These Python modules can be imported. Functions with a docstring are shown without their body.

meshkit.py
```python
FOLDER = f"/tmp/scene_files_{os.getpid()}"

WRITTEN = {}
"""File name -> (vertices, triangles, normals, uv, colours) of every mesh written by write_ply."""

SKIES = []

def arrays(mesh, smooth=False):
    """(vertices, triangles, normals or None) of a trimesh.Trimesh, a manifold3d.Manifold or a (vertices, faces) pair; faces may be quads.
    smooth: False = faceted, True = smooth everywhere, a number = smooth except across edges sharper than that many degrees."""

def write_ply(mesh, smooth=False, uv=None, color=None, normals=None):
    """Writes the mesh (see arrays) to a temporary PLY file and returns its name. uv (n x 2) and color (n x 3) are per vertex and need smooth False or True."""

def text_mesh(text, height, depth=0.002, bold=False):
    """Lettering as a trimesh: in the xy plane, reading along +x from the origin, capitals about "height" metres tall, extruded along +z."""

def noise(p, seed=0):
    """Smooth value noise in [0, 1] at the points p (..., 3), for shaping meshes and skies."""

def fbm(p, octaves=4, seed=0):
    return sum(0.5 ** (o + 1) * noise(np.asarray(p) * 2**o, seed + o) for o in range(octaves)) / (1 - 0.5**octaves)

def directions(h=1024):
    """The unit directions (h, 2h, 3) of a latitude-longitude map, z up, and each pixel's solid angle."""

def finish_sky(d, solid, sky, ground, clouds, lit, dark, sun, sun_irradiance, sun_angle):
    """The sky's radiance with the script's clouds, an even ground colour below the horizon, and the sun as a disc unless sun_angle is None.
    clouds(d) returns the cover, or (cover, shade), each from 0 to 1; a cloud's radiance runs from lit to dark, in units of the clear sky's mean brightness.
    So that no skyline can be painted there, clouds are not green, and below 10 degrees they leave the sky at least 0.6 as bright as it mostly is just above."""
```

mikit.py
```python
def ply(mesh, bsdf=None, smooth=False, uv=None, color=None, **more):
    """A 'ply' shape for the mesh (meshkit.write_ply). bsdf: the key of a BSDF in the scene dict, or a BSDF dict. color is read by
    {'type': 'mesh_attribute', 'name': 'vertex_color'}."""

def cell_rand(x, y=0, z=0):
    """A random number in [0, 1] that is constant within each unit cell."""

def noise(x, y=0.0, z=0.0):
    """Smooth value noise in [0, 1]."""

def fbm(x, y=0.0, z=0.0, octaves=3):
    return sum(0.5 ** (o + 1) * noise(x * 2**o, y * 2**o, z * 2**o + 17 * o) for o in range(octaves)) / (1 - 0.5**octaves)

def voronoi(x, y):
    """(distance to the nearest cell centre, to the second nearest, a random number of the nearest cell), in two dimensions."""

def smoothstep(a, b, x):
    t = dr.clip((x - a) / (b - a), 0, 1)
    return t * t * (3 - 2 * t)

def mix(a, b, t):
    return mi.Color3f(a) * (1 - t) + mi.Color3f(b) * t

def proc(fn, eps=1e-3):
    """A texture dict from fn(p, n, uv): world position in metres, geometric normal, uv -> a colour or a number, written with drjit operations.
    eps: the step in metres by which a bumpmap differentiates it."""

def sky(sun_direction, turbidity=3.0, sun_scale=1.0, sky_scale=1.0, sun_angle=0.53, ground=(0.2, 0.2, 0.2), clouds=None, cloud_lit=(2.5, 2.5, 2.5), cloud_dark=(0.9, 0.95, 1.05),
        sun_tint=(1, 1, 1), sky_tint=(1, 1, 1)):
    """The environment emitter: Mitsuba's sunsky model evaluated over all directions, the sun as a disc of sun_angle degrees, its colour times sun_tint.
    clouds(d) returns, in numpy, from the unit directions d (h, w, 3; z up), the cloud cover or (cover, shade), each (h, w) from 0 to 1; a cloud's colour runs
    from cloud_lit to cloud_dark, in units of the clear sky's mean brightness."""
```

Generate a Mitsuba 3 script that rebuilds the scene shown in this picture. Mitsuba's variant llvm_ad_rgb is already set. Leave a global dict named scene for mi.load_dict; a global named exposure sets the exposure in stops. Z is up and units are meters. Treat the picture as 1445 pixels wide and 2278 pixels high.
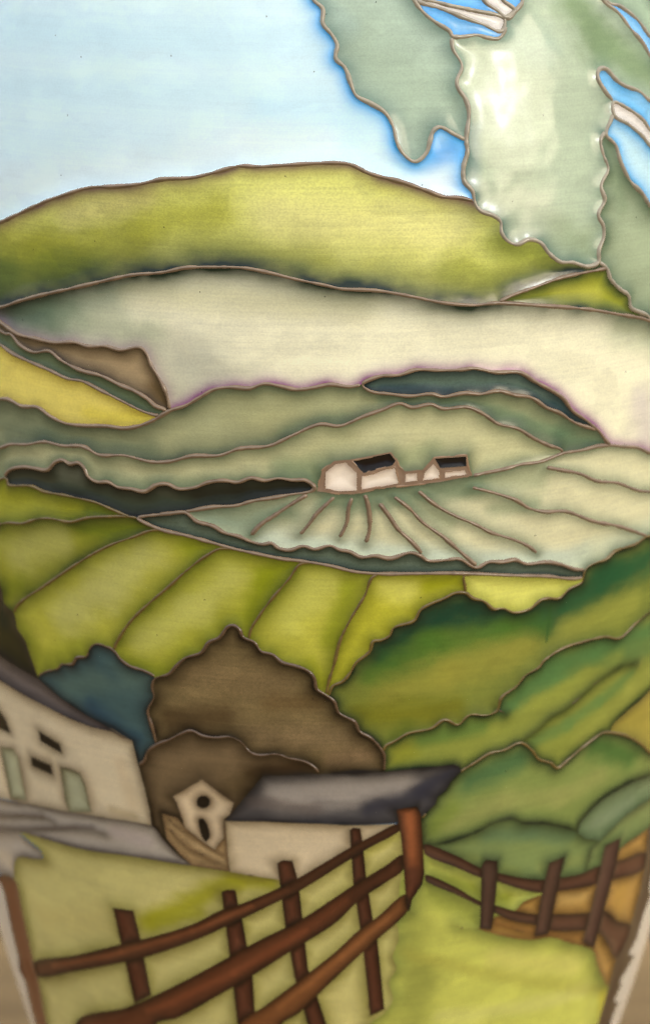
import math, random
import numpy as np, trimesh, shapely, drjit as dr, mitsuba as mi
from shapely.geometry import Polygon, LineString
from shapely.ops import unary_union, linemerge
from scipy.interpolate import CubicSpline
from scipy.spatial import Delaunay
import mikit, meshkit
from mikit import proc, noise, fbm, voronoi, smoothstep, mix

T = mi.ScalarTransform4f
scene = {'type': 'scene'}
labels = {}
random.seed(7)

# ---------------------------------------------------------------- camera, light, exposure
scene['camera'] = {'type': 'thinlens', 'fov': 15.6, 'fov_axis': 'x', 'near_clip': 0.01, 'far_clip': 200.0,
                   'to_world': T().look_at(origin=[0, -0.475, 0.30], target=[0, -0.083, 0.183], up=[0, 0, 1]),
                   'aperture_radius': 0.0027, 'focus_distance': 0.396}
SUN_AZ, SUN_EL = math.radians(52), math.radians(20)
SUN = np.array([math.sin(SUN_AZ) * math.cos(SUN_EL), -math.cos(SUN_AZ) * math.cos(SUN_EL), math.sin(SUN_EL)])

def overcast(d):
    """Closed cloud: a soft glow round the veiled sun, greyer and mottled away from it."""
    ang = np.degrees(np.arccos(np.clip(d @ SUN, -1, 1)))
    glow = 58 * np.exp(-(ang / 2.8) ** 2) + 1.2 * np.exp(-(ang / 20) ** 2)
    grey = (.7 + 2.2 * np.clip(d[..., 2], 0, 1)) * (.72 + .8 * (meshkit.fbm(d * 2.6, 4, 3) - .1) * .8)      # an overcast sky is about three times as bright overhead
    return np.ones(d.shape[:2]), np.clip((90 - grey - glow) / 89.5, 0, 1)

scene['sky_light'] = mikit.sky(SUN, turbidity=3, sun_scale=0.1, sun_angle=26, sun_tint=(.88, 1, 1.2), ground=(.12, .11, .09), clouds=overcast, cloud_lit=(90, 91, 92), cloud_dark=(.5, .53, .575))
exposure = 3.28

# ---------------------------------------------------------------- design on the vase: millimetres round the wall (at 80 mm radius) and up it
REGIONS = [
('sky', 'pale blue painted sky with streaky brushwork', None, (213, 239, 247), (52, 169, 241), 1.0, 1.75, {'hill': 0.12, '*': 1.0}, (213, 239, 247), 1.09, {}, [('-68.5,262.4 68.5,262.4', 4.3, (194, 229, 241), 0.5), ('-65.0,252.6 -1.7,254.3', 3.5, (198, 231, 242), 0.45), ('-17.7,262.3 -1.8,262.5', 3.9, (202, 230, 241), 0.4), ('-9.3,250.2 5.8,249.6', 4.3, (186, 225, 243), 0.5), ('-61.4,234.4 -32.5,240.7 -12.1,244.0 -1.7,244.5', 5.5, (222, 241, 246), 0.9), ('15.4,239.2 23.0,238.2', 3.1, (225, 236, 242), 0.6), ('-63.0,244.4 -28.7,246.0', 3.9, (202, 229, 240), 0.4), ('17.8,244.3 21.0,244.9', 3.1, (60, 150, 225), 0.8)], 'N', 1, 0.5),
('hill', 'long yellow-green painted hill with dark green foot', '-60.9,229.4 -56.4,231.2 -50.3,234.0 -45.5,235.8 -40.5,237.4 -35.7,237.9 -31.1,238.6 -27.1,239.6 -21.9,240.1 -18.1,241.1 -14.3,242.2 -10.9,242.2 -5.4,242.6 -0.0,242.9 3.9,242.7 7.4,241.1 12.5,239.7 16.5,238.2 19.3,237.1 22.1,236.8 24.6,236.1 36.6,231.4 60.6,224.3 120.6,216.3 120.5,205.0 60.5,205.0 120.5,205.0 -120.5,205.0 -60.5,205.0 -120.5,205.0 -120.9,218.3', (214, 214, 115), (24, 50, 37), 1.0, 4.45, {'sky': 0, 'canopy': 0.5, 'pale_field': 1, 'wedge': 1}, (96, 55, 76), 1.31, {'sky': 0.9}, [('-60.6,224.3 -47.8,225.8 -31.9,228.7', 5.8, (158, 158, 38), 0.85), ('-60.4,219.5 -40.3,223.5', 4.7, (120, 135, 40), 0.8), ('-29.5,231.9 -17.9,234.7', 4.7, (176, 176, 48), 0.75), ('-44.4,233.0 -30.6,236.3', 3.1, (196, 186, 112), 0.7), ('-21.6,227.9 -1.6,227.3', 3.5, (170, 172, 60), 0.5), ('-7.5,234.2 20.5,231.6', 5.5, (220, 214, 140), 0.7), ('29.8,228.9 39.0,225.1', 3.5, (150, 160, 40), 0.75), ('20.4,224.9 36.3,222.7', 3.9, (165, 170, 60), 0.7), ('-60.5,221.1 -60.4,216.3', 5.5, (90, 110, 45), 0.8)], 'M', 1, 1.6),
('wedge', 'small bright lime field wedged below the hill', '28.4,219.0 30.9,220.0 34.9,221.0 39.5,222.1 43.2,222.5 46.7,222.7 49.4,222.8 60.5,221.9 120.5,219.7 120.4,200.3 60.4,208.3 40.6,214.1 28.4,218.8', (176, 178, 50), (32, 59, 32), 0.95, 2.34, {}, (176, 178, 50), 1.09, {}, [('39.8,219.7 47.1,218.5', 2.3, (192, 190, 75), 0.8)], 'M', 1, 1.0),
('pale_field', 'wide pale cream field with green upper edge', '-60.4,214.5 -54.7,216.5 -49.6,218.2 -42.5,220.3 -35.9,222.3 -31.8,223.4 -26.5,224.2 -22.7,225.2 -18.9,225.5 -13.3,225.6 -8.9,224.9 -5.2,224.0 -0.0,222.9 2.6,222.3 8.4,221.9 14.2,220.7 19.0,219.5 24.2,218.8 28.4,218.9 34.8,218.0 41.7,216.9 46.6,215.9 51.9,214.5 57.6,213.0 60.4,212.0 120.4,202.5 122.0,179.6 62.0,179.6 122.0,179.6 -122.0,179.6 -62.0,179.6 -122.0,179.6 -120.4,204.9', (236, 232, 200), (38, 59, 43), 1.0, 2.81, {'hill': 1, 'wedge': 0.8, 'canopy': 0.9, 'brown_field': 0.3, 'contour_field': 0, 'dark_hedge': 0, 'fan_field': 0}, (126, 66, 112), 1.42, {'contour_field': 1, 'dark_hedge': 1, 'brown_field': 0.5, 'fan_field': 0.9}, [('-60.4,213.1 -48.6,215.5', 7.0, (70, 105, 88), 0.9), ('-48.6,215.5 -35.9,219.2', 4.7, (125, 145, 115), 0.6), ('-44.7,212.9 -29.2,213.6', 3.9, (160, 172, 140), 0.55), ('-21.5,209.5 -17.7,205.9', 7.0, (184, 184, 164), 0.7), ('59.1,197.0 61.1,191.6', 4.7, (196, 184, 184), 0.6), ('-31.7,221.1 5.6,219.3', 3.5, (196, 192, 145), 0.5), ('60.4,209.9 53.1,212.6', 4.7, (120, 140, 100), 0.5)], 'M', 1, 1.0),
('brown_field', 'narrow tan brown field at the left', '-60.4,212.2 -58.1,211.5 -55.3,210.5 -51.1,210.3 -47.1,210.1 -42.9,210.7 -40.2,210.3 -36.7,210.7 -34.0,210.3 -30.5,211.1 -29.3,210.1 -28.5,208.2 -26.9,205.6 -26.0,203.7 -25.4,201.0 -25.5,196.7 -61.1,191.6 -121.1,187.8 -120.4,220.3', (180, 156, 118), (62, 46, 25), 0.95, 1.99, {}, (180, 156, 118), 1.09, {}, [('-27.7,203.6 -26.2,201.4', 2.3, (110, 88, 52), 0.8), ('-60.4,211.1 -53.7,210.1', 2.3, (120, 104, 76), 0.5)], 'M', 1, 1.0),
('green_strip', 'narrow grey-green strip above the yellow field', '-60.4,210.7 -58.1,210.1 -56.9,210.3 -54.8,208.7 -51.6,207.8 -48.1,208.5 -45.7,207.2 -41.6,205.9 -37.6,205.4 -34.2,204.2 -31.8,203.5 -29.3,202.3 -27.8,201.1 -26.2,200.6 -25.4,199.4 -27.8,196.4 -61.1,191.6 -121.1,187.7 -120.4,217.9', (112, 126, 92), (49, 65, 44), 0.9, 1.64, {}, (112, 126, 92), 1.09, {}, [], 'M', 1, 1.0),
('yellow_field', 'bright yellow field', '-60.4,208.1 -56.4,206.8 -52.7,206.0 -48.2,205.1 -44.4,204.1 -41.2,204.0 -37.7,202.8 -33.9,201.4 -30.2,200.0 -27.9,199.5 -27.0,199.5 -27.8,196.4 -61.1,191.6 -121.1,187.7 -120.4,216.5', (238, 220, 112), (147, 128, 32), 0.8, 1.4, {}, (238, 220, 112), 1.09, {}, [('-40.4,198.2 -30.2,198.6', 1.9, (222, 206, 70), 0.6)], 'M', 1, 1.0),
('contour_field', 'grey-green rolling field', '-60.8,197.9 -57.9,198.3 -54.6,197.6 -50.9,198.0 -48.4,196.9 -45.1,196.0 -41.4,196.1 -36.9,196.6 -33.5,196.6 -30.6,197.4 -28.2,198.6 -25.4,200.5 -22.7,201.6 -20.0,203.4 -17.7,204.8 -14.7,205.3 -12.1,205.2 -9.6,206.1 -7.0,205.7 -4.5,205.2 -1.6,205.6 0.8,206.1 3.8,205.7 5.9,206.1 5.9,206.1 8.8,207.4 11.8,207.5 14.6,208.3 18.5,208.0 22.1,207.9 24.2,208.0 27.9,207.0 32.2,206.6 34.9,204.8 37.7,203.1 40.4,201.2 42.5,198.6 46.0,196.0 48.1,194.1 50.8,191.1 53.2,190.5 57.3,189.5 61.4,187.6 121.4,175.2 122.2,177.8 62.2,177.8 122.2,177.8 -122.2,177.8 -62.2,177.8 -122.2,177.8 -120.8,194.7', (176, 177, 132), (51, 68, 51), 0.85, 2.34, {}, (176, 177, 132), 1.09, {}, [('-61.0,194.1 -48.0,193.9', 4.7, (112, 124, 98), 0.8), ('-48.1,192.2 -29.5,193.1', 3.1, (118, 130, 100), 0.7), ('-11.8,202.2 -7.4,201.6', 5.5, (168, 166, 118), 0.5), ('20.4,201.8 40.9,194.9', 3.1, (118, 142, 106), 0.85), ('41.0,194.1 48.6,191.8', 2.7, (92, 122, 90), 0.8), ('-6.0,197.7 2.7,200.1', 1.9, (95, 120, 95), 0.5), ('9.2,203.5 20.4,202.6', 1.4, (128, 146, 110), 0.7)], 'M', 1, 1.0),
('dark_hedge', 'dark teal hedge on the hill crest', '5.9,206.1 8.8,207.4 11.8,207.5 14.6,208.3 18.5,208.0 22.1,207.9 24.2,208.0 27.9,207.0 32.2,206.6 34.9,204.8 37.7,203.1 40.4,201.2 42.5,198.6 46.0,196.0 47.3,194.4 46.8,194.7 43.0,196.4 40.0,198.5 37.2,199.9 34.5,201.9 31.4,202.7 28.4,203.7 25.4,203.4 22.6,203.8 19.0,203.4 17.0,204.0 13.5,203.8 10.3,204.3 7.3,204.8', (92, 112, 98), (20, 40, 43), 1.0, 1.52, {}, (92, 112, 98), 1.09, {}, [('9.2,205.3 20.3,204.0', 1.1, (36, 62, 76), 0.8), ('39.0,200.4 46.5,195.4', 2.0, (28, 58, 62), 0.85)], 'M', 1, 2),
('meadow', 'pale olive meadow behind the cottages', '-61.3,188.6 -57.7,190.0 -53.8,190.7 -49.6,191.9 -45.7,191.8 -41.5,192.3 -38.4,191.2 -33.7,191.7 -28.7,191.1 -25.5,191.5 -21.6,192.8 -17.1,193.2 -13.7,194.6 -8.9,195.3 -5.2,197.2 -0.9,199.2 2.3,198.9 6.1,200.5 9.2,201.6 11.9,202.6 13.9,201.8 17.0,202.2 19.0,201.3 23.1,201.3 26.0,199.8 28.5,197.9 32.0,196.7 35.1,194.6 37.9,193.0 40.7,191.4 41.2,178.4 -62.5,174.3 -122.5,173.2 -121.3,178.4', (198, 196, 150), (73, 89, 64), 0.8, 1.87, {}, (198, 196, 150), 1.09, {}, [('-61.5,185.6 -36.3,189.0', 2.3, (160, 164, 124), 0.6), ('-36.4,186.2 -1.6,188.6', 2.3, (140, 152, 114), 0.7), ('-1.6,193.8 2.7,195.4', 3.9, (176, 178, 130), 0.5), ('-6.0,191.4 -0.2,190.6', 3.1, (120, 142, 104), 0.7), ('13.0,192.7 17.4,194.1', 2.3, (150, 162, 118), 0.6), ('-61.3,188.2 -61.7,183.1', 3.1, (130, 142, 108), 0.7)], 'M', 1, 1.0),
('fan_field', 'pale ploughed field fanning out below the cottages', '-2.4,187.3 0.2,187.3 4.6,187.1 12.4,188.3 18.7,188.5 23.6,189.0 24.5,189.1 26.9,189.4 29.9,189.7 32.9,190.2 36.2,190.2 39.4,190.9 40.7,191.2 44.7,191.2 47.7,191.4 50.8,191.1 53.2,190.5 57.3,189.5 61.4,187.6 121.4,175.2 124.2,157.5 64.2,159.9 -23.0,167.4 -23.2,182.6 -18.3,183.9 -14.5,184.4 -11.6,185.4 -8.2,186.1 -5.3,186.8', (214, 210, 170), (76, 94, 73), 0.85, 1.52, {'furrow': 1, 'hedge_row': 0.15}, (214, 210, 170), 1.09, {}, [('-0.2,185.8 25.2,187.0', 3.0, (112, 132, 102), 0.85), ('-18.0,181.9 -6.0,183.3', 3.5, (128, 144, 116), 0.85), ('-9.0,178.3 45.8,170.9', 2.7, (190, 202, 182), 0.85), ('25.2,187.8 36.8,187.3', 3.5, (132, 148, 112), 0.6), ('13.0,184.7 20.7,180.9', 1.7, (130, 146, 112), 0.6), ('28.5,182.6 35.2,182.6', 1.9, (150, 162, 126), 0.7), ('-21.0,182.5 -12.0,179.8', 3.1, (140, 156, 132), 0.7), ('46.7,171.6 62.7,172.5', 3.1, (186, 196, 170), 0.7)], 'M', 1, 1.0),
('dark_hedge', 'blackish green hedge running to the cottages', '-59.5,183.8 -58.0,185.3 -54.6,186.4 -51.9,186.6 -49.3,186.8 -47.5,188.5 -45.8,189.2 -44.4,188.7 -42.5,189.2 -41.4,188.3 -40.8,187.0 -39.0,186.2 -36.8,186.5 -35.1,185.8 -32.6,185.8 -30.1,185.6 -28.0,187.0 -26.0,187.4 -24.1,186.7 -21.3,187.2 -19.0,188.3 -16.4,188.8 -14.1,188.6 -11.9,189.5 -9.7,189.1 -7.5,189.6 -5.3,189.3 -3.1,189.3 -1.6,188.0 -2.4,187.3 -5.3,186.8 -8.2,186.1 -11.6,185.4 -14.5,184.4 -18.3,183.9 -23.0,182.7 -26.6,182.0 -31.5,180.8 -33.6,180.8 -36.1,181.5 -39.6,182.4 -45.6,182.7 -50.1,182.6 -53.2,183.1 -58.8,182.2', (56, 66, 52), (9, 16, 11), 1.0, 1.52, {}, (56, 66, 52), 1.09, {}, [('-46.4,187.2 -42.6,186.9', 2.0, (98, 102, 84), 0.85), ('-56.9,184.0 -48.4,185.2', 1.1, (60, 64, 48), 0.6), ('-27.3,186.0 -24.9,185.8', 1.1, (74, 78, 62), 0.8), ('-21.0,185.8 -3.1,188.2', 1.9, (24, 24, 18), 0.8)], 'M', 1, 1.0),
('lime_field', 'lime green field below the dark hedge', '-61.8,182.5 -59.3,183.4 -58.8,182.2 -53.2,183.1 -50.1,182.6 -45.6,182.7 -39.6,182.4 -36.1,181.5 -33.6,180.8 -31.9,180.6 -30.7,180.1 -27.4,179.0 -22.7,178.3 -18.5,177.4 -14.7,176.5 -10.9,175.8 -7.2,175.1 -3.5,174.7 0.8,173.9 4.7,172.8 8.6,172.3 14.6,172.0 20.8,171.6 25.0,171.1 31.5,170.0 38.4,168.8 43.3,167.5 46.0,167.3 46.3,162.2 38.3,156.7 2.9,146.3 -69.1,132.8 -129.1,127.7 -121.8,173.3', (164, 165, 44), (71, 84, 21), 0.85, 2.11, {}, (164, 165, 44), 1.09, {}, [('-62.3,176.1 -48.7,180.5', 2.3, (172, 174, 65), 0.6), ('-41.0,180.5 -33.2,180.8', 1.7, (108, 124, 27), 0.8)], 'O', 1, 1.0),
('lime_field', 'darker lime field with pale middle', '-62.5,174.0 -59.4,174.9 -55.9,175.5 -51.9,177.2 -48.8,177.8 -44.9,177.9 -41.1,179.3 -36.6,180.2 -34.0,180.6 -31.9,180.6 -30.7,180.1 -27.4,179.0 -22.7,178.3 -18.5,177.4 -14.7,176.5 -10.9,175.8 -7.2,175.1 -3.5,174.7 0.8,173.9 4.7,172.8 8.6,172.3 14.6,172.0 20.8,171.6 25.0,171.1 31.5,170.0 38.4,168.8 43.3,167.5 46.0,167.3 46.3,162.2 38.3,156.7 2.9,146.3 -69.1,132.8 -129.1,127.7 -122.5,165.7', (158, 159, 48), (59, 72, 18), 0.9, 2.34, {}, (158, 159, 48), 1.09, {}, [('-58.1,169.2 -48.1,173.9', 4.7, (178, 176, 96), 0.8), ('-41.2,177.2 -30.7,178.2', 2.7, (108, 124, 21), 0.8), ('-61.4,161.4 -57.6,163.2', 3.1, (124, 135, 21), 0.7)], 'O', 1, 1.0),
('lime_field', 'pale lime field with curved furrow edge', '-59.7,157.3 -57.3,160.2 -51.9,164.1 -46.5,168.2 -41.5,171.9 -36.8,174.9 -32.4,177.0 -28.3,178.8 -22.7,178.3 -18.5,177.4 -14.7,176.5 -10.9,175.8 -7.2,175.1 -3.5,174.7 0.8,173.9 4.7,172.8 8.6,172.3 14.6,172.0 20.8,171.6 25.0,171.1 31.5,170.0 38.4,168.8 43.3,167.5 46.0,167.3 46.3,162.2 38.3,156.7 2.9,146.3 -63.2,134.6', (185, 183, 67), (92, 100, 23), 0.85, 2.34, {}, (185, 183, 67), 1.09, {}, [('-47.2,159.4 -39.1,166.1 -30.1,174.2', 4.3, (191, 189, 107), 0.85), ('-22.7,176.2 -18.9,175.7', 2.7, (151, 161, 21), 0.8), ('-53.5,149.1 -44.7,153.8', 3.1, (156, 163, 42), 0.6), ('-57.4,154.4 -55.5,151.3', 2.0, (156, 161, 42), 0.6)], 'O', 1, 1.0),
('lime_field', 'lime field above the brown tree', '-37.2,155.0 -36.0,157.5 -33.7,160.9 -30.3,164.6 -26.2,168.6 -23.3,171.6 -19.7,174.8 -16.6,176.5 -7.2,175.1 -3.5,174.7 0.8,173.9 4.7,172.8 8.6,172.3 14.6,172.0 20.8,171.6 25.0,171.1 31.5,170.0 38.4,168.8 43.3,167.5 46.0,167.3 46.3,162.2 38.3,156.7 2.9,146.3 -38.3,140.7', (178, 178, 60), (88, 97, 18), 0.85, 2.34, {}, (178, 178, 60), 1.09, {}, [('-31.6,157.8 -22.3,164.9 -15.1,171.4', 3.6, (195, 194, 100), 0.8), ('-12.2,164.0 -9.1,170.9 -6.1,173.5', 2.7, (147, 156, 23), 0.85), ('-33.7,152.3 -28.5,152.2', 2.3, (145, 152, 31), 0.6)], 'O', 1, 1.0),
('lime_field', 'lime field with two straight edges', '-12.6,160.5 -10.7,164.6 -8.5,167.9 -6.0,171.2 -3.4,174.4 8.6,172.3 14.6,172.0 20.8,171.6 25.0,171.1 31.5,170.0 38.4,168.8 43.3,167.5 46.0,167.3 46.3,162.2 38.3,156.7 2.9,146.3 -12.9,144.1', (185, 183, 69), (97, 104, 18), 0.85, 2.34, {}, (185, 183, 69), 1.09, {}, [('-6.2,163.5 -1.7,169.4 0.6,171.9', 3.6, (197, 196, 92), 0.8), ('4.3,170.2 1.3,160.1', 2.3, (151, 161, 29), 0.7), ('-2.5,155.0 -0.2,151.6', 2.0, (166, 167, 33), 0.7)], 'O', 1, 1.0),
('lime_field', 'lime field beside the big green hedge', '0.3,150.3 1.6,155.8 2.5,159.9 4.1,163.7 6.4,168.0 8.4,172.1 20.8,171.6 25.0,171.1 31.5,170.0 38.4,168.8 43.3,167.5 46.0,167.3 46.3,162.2 38.3,156.7 2.9,146.3 0.3,144.5', (185, 183, 54), (106, 108, 18), 0.85, 2.11, {}, (185, 183, 54), 1.09, {}, [('10.2,170.0 13.3,169.0', 3.1, (210, 207, 100), 0.85), ('17.9,169.6 21.7,170.1', 1.9, (158, 163, 14), 0.8)], 'O', 1, 1.0),
('lime_field', 'small pale yellow field under the hedge row', '23.3,167.6 23.4,171.0 38.4,168.8 43.3,167.5 46.0,167.3 46.3,162.2 38.3,156.7 2.9,146.3', (214, 213, 107), (124, 127, 36), 0.8, 1.64, {}, (214, 213, 107), 1.09, {}, [], 'O', 1, 1.0),
('hedge_row', 'long grey-green hedge row with scalloped top', '-31.5,180.7 -26.6,181.9 -23.2,182.6 -22.6,182.4 -21.1,181.1 -18.4,180.5 -16.5,179.4 -14.2,178.9 -12.0,178.0 -10.1,177.6 -8.7,177.9 -7.6,177.0 -5.7,176.7 -3.5,177.5 -1.7,176.9 0.8,177.6 2.3,176.8 3.9,176.5 5.9,175.4 8.2,175.6 10.6,175.0 13.8,175.9 15.4,175.4 17.0,174.2 19.8,174.1 22.3,174.1 25.3,172.2 27.4,173.0 30.0,172.7 32.3,172.8 34.5,171.7 38.2,171.5 41.2,170.6 44.3,169.1 46.7,168.4 46.0,167.3 43.3,167.5 38.4,168.8 31.5,170.0 25.0,171.1 20.8,171.6 14.6,172.0 8.6,172.3 4.7,172.8 0.8,173.9 -3.5,174.7 -7.2,175.1 -10.9,175.8 -14.7,176.5 -18.5,177.4 -22.7,178.3 -27.4,179.0 -30.7,180.1', (92, 106, 90), (20, 36, 28), 1.0, 1.29, {}, (92, 106, 90), 1.09, {}, [('-27.4,180.3 -19.6,178.5', 0.9, (96, 108, 86), 0.6)], 'M', 1, 2),
('bush', 'large rounded green bush shading to lime', '0.7,149.7 1.3,151.3 2.9,152.1 4.1,153.6 5.2,155.7 7.4,157.7 8.0,159.7 9.2,159.8 10.7,160.6 11.4,162.1 14.8,163.2 15.8,165.1 17.4,166.1 19.9,167.0 21.6,167.8 23.5,167.7 24.9,166.5 26.9,165.7 28.7,164.0 30.5,163.9 32.6,162.8 35.5,163.0 37.6,164.4 39.1,164.5 41.4,164.1 43.3,165.5 46.0,166.3 46.2,167.4 46.6,168.7 48.3,169.4 51.2,169.7 53.0,170.8 56.1,171.0 58.4,171.1 60.9,171.9 62.8,171.5 122.8,165.3 133.7,109.8 73.7,115.8 10.4,129.8 0.6,144.5', (120, 128, 53), (18, 39, 22), 1.0, 1.64, {'bush': 0.45, 'lime_field': 1}, (120, 128, 53), 1.09, {}, [('9.7,157.4 18.0,163.6 25.9,164.6 38.0,161.1', 5.0, (18, 62, 42), 1.0), ('8.2,153.1 18.1,158.5 31.1,159.6 38.1,159.4', 3.4, (70, 108, 36), 0.7), ('43.5,162.7 52.3,166.2 63.3,167.2', 5.5, (26, 80, 46), 0.95), ('43.9,157.4 58.6,159.5', 2.8, (142, 146, 62), 0.8), ('10.6,149.5 21.5,152.1 34.8,155.6', 3.9, (146, 142, 56), 0.6), ('6.0,145.3 21.8,145.1', 3.4, (112, 110, 14), 0.7), ('12.3,140.6 13.9,142.3', 2.0, (84, 100, 20), 0.5), ('39.9,162.9 39.6,156.0', 0.4, (44, 84, 34), 0.6)], 'O', 1, 1.0),
('bush', 'long sloping bush, green above and lime below', '10.2,138.8 12.2,140.2 14.4,141.5 18.4,142.1 20.7,143.6 23.2,142.3 25.2,144.0 28.4,143.5 30.4,144.1 31.1,146.6 33.8,148.3 35.6,150.3 38.1,151.3 39.1,152.5 42.6,154.1 46.2,154.5 52.2,154.4 56.1,153.2 59.7,155.0 64.6,156.8 124.6,166.7 135.3,105.1 75.3,111.3 10.5,126.1', (130, 138, 58), (29, 49, 22), 1.0, 1.4, {'bush': 1}, (130, 138, 58), 1.09, {}, [('32.0,144.6 40.6,150.1 51.5,152.3 65.3,152.4', 3.9, (79, 117, 63), 0.95), ('17.1,140.2 27.0,141.7', 2.5, (83, 116, 52), 0.8), ('38.1,136.2 45.7,138.3 52.8,141.1 60.6,144.6', 1.7, (97, 126, 64), 0.8), ('30.5,140.3 39.2,144.2 48.8,147.5', 2.0, (139, 146, 61), 0.6), ('49.3,134.7 61.2,140.7 67.0,142.8', 2.3, (145, 150, 67), 0.7), ('65.9,148.6 59.9,149.3', 3.1, (83, 113, 61), 0.7), ('12.4,137.0 14.0,137.8', 2.7, (131, 133, 32), 0.6)], 'O', 1, 1.0),
('orange_patch', 'small ochre patch at the right edge', '56.4,135.1 59.9,137.2 64.0,138.7 67.5,140.0 127.5,149.7 132.4,106.2 72.4,120.2 57.0,131.7', (159, 146, 62), (89, 85, 37), 0.7, 1.64, {}, (159, 146, 62), 1.09, {}, [], 'D', 1, 1.0),
('bush', 'bright green bush with a lime band', '24.4,132.9 26.8,134.2 29.6,135.7 32.5,135.9 35.4,136.8 37.9,134.9 39.7,132.6 42.3,131.3 44.1,129.8 46.5,131.1 49.4,132.7 51.6,133.7 54.3,134.5 57.4,133.6 60.8,132.1 66.0,128.8 71.0,125.2 131.0,111.2 144.3,84.0 84.3,91.6 17.6,110.3 17.0,122.8 18.5,125.4 19.8,126.7 20.1,128.1 21.7,129.5 22.4,131.0', (123, 138, 72), (27, 46, 26), 1.0, 1.52, {}, (123, 138, 72), 1.09, {}, [('26.0,130.1 35.5,133.1', 3.3, (60, 100, 61), 0.85), ('53.0,131.9 63.9,126.8', 3.1, (58, 102, 45), 0.8), ('23.0,122.1 33.5,125.1 45.4,123.4 55.3,124.6', 2.7, (142, 147, 83), 0.75), ('19.6,121.6 22.8,124.9', 2.7, (109, 126, 49), 0.7)], 'O', 1, 1.0),
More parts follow.
